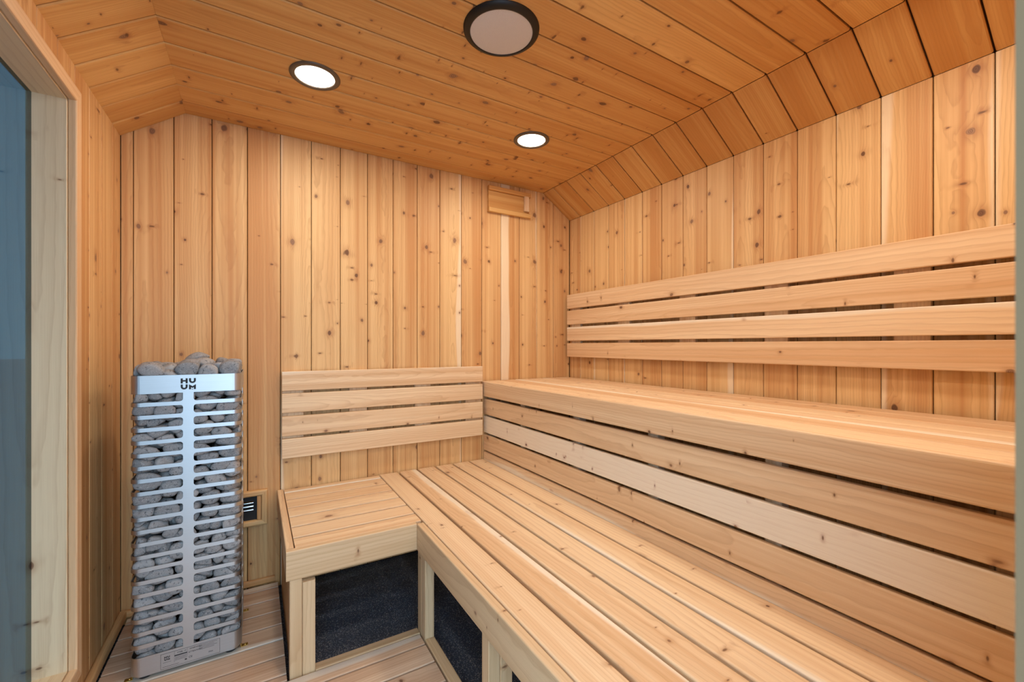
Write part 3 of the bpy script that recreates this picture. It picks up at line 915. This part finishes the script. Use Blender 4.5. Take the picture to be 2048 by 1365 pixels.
for it in range(5):
    sam = rand_pts(26000)
    a, b = sam * SCL, P * SCL
    d2 = (a ** 2).sum(1)[:, None] - 2 * a @ b.T + (b ** 2).sum(1)[None, :]
    own = d2.argmin(1)
    for ax_ in range(3):
        sums = np.bincount(own, sam[:, ax_], len(P)); cnt = np.maximum(np.bincount(own, minlength=len(P)), 1)
        P[:, ax_] = np.where(np.bincount(own, minlength=len(P)) > 0, sums / cnt, P[:, ax_])
P += nr.normal(0, 0.0035, P.shape)
WGT = nr.normal(0, 0.16, len(P))

def stone_shape(i):
    c = P[i]
    diff = (P - c) * SCL
    d = np.sqrt((diff ** 2).sum(1))
    nb = np.argsort(d)[1:17]
    nrm = diff[nb] / d[nb][:, None]
    hh = d[nb] * (0.5 + 0.5 * np.clip(0.35 * (WGT[i] - WGT[nb]), -0.2, 0.2))
    planes = [(nrm, hh)]
    wn, wh = [], []
    poke = nr.uniform(-0.003, 0.002)
    for ax_ in (0, 1):
        for s in (-1, 1):
            e = np.zeros(3); e[ax_] = s
            wn.append(e); wh.append(max(0.012, (IN + poke - s * c[ax_])) * SCL[ax_])
    wn.append(np.array([0, 0, -1.0])); wh.append(max(0.012, (c[2] - zlo)) * SCL[2])
    wn.append(np.array([0, 0, 1.0])); wh.append(max(0.014, (zhi + top_h(c[0], c[1]) + 0.016 - c[2])) * SCL[2])
    nrm = np.vstack([nrm, np.array(wn)]); hh = np.concatenate([hh, np.array(wh)])
    f = np.maximum(DIRS @ nrm.T / hh[None, :], 0.0)
    p = 4.2
    r = (f ** p).sum(1) ** (-1 / p)
    r = np.minimum(r, 0.036) * 1.05
    k1, k2 = nr.normal(0, 1, 3), nr.normal(0, 1, 3)
    r *= 1 + 0.03 * np.sin(3.0 * DIRS @ k1 + nr.uniform(0, 6)) + 0.018 * np.sin(6.0 * DIRS @ k2)
    v = DIRS * r[:, None] / SCL
    ax_ = nr.normal(0, 1, 3); ax_ = Vector((ax_[0]*0.3, ax_[1], ax_[2]*0.6)).normalized()
    R = np.array(Matrix.Rotation(nr.uniform(-0.55, 0.55), 3, ax_))
    v = v @ R.T
    lim = HW/2 - 0.0025
    for a_ in (0, 1):                       # keep it behind the bars
        over = max(0.0, (v[:, a_] + c[a_]).max() - lim); under = max(0.0, -lim - (v[:, a_] + c[a_]).min())
        v[:, a_] += under - over
    return v

depth = np.minimum(P[:, 1] + IN, (IN - P[:, 0]) * 2.0)          # nearness to the front and the right side
topd = (zhi + top_h(P[:, 0], P[:, 1]) - P[:, 2]) * 1.0
score = np.minimum(depth, topd)
order = np.argsort(score)
vis = (P[:, 1] + IN < 0.056) | ((IN - P[:, 0] < 0.032) & (P[:, 1] + IN < 0.15)) | (topd < 0.028)
vis &= (P[:, 2] < BANDZ + 0.010) | (topd < 0.028)
shown = [int(i) for i in order if vis[i]][:298]
rest = [int(i) for i in order if int(i) not in set(shown) and (IN - abs(P[i, 0]) < 0.06 or IN - abs(P[i, 1]) < 0.06)]
ORD = ['first', 'second', 'third', 'fourth', 'fifth', 'sixth', 'seventh', 'eighth', 'ninth', 'tenth', 'eleventh', 'twelfth', 'thirteenth',
       'fourteenth', 'fifteenth', 'sixteenth', 'seventeenth', 'eighteenth', 'nineteenth', 'twentieth', 'lowest']
cells = {}
for i in shown:
    row = int((BANDZ - P[i, 2]) // (slot + bar))
    if topd[i] >= 0.028 and P[i, 1] + IN < 0.032 and 0 <= row <= 20:
        cells.setdefault((row, P[i, 0] > 0), []).append(i)
place = {}
for (row, right), ids in cells.items():
    for k_, i in enumerate(sorted(ids, key=lambda j: abs(P[j, 0]))):
        near = 'beside the spine' if k_ == 0 else ('%s out from the spine' % ORD[k_])
        place[i] = 'grey stone in %s slot row%s, %s half, %s' % (ORD[row], ' from top' if row < 20 else '', 'right' if right else 'left', near)
tops = [i for i in shown if topd[i] < 0.028]
for nm, lo_, hi_ in (('front', -1, -0.05), ('middle', -0.05, 0.05), ('back', 0.05, 1)):
    for k_, i in enumerate(sorted((j for j in tops if lo_ <= P[j, 1] < hi_), key=lambda j: P[j, 0])):
        place[i] = 'grey stone heaped on top of the heater, %s row, %s from the left' % (nm, ORD[k_])
for i in shown:
    if i not in place:
        row = min(20, max(0, int((BANDZ - P[i, 2]) // (slot + bar))))
        where = 'behind the front stones' if P[i, 1] + IN < 0.06 else 'along the narrow side'
        place[i] = 'grey stone deep in %s slot row%s, %s half, %s' % (ORD[row], ' from top' if row < 20 else '', 'right' if P[i, 0] > 0 else 'left', where)
for i in shown:
    me = mesh('stone', stone_shape(i), IFACES, M['stone'], True)
    o = obj('heater_stone', me, None, (HX + P[i, 0], HY + P[i, 1], P[i, 2]), None)
    tag(o, place[i], 'stone', 'stones on top of the heater' if topd[i] < 0.028 else 'stones inside the heater cage')
DIRS, IFACES = ico(2)
V, F = [], []
for i in rest:
    b = len(V)
    V += [tuple(p) for p in (stone_shape(i) + P[i] + np.array([HX, HY, 0]))]
    F += [tuple(b + j for j in f) for f in IFACES]
st_ = obj('heater_stone_fill', mesh('heater_stone_fill', V, F, M['stone'], True))
tag(st_, 'grey stones filling the far sides of the heater cage', 'stones', None, 'stuff')
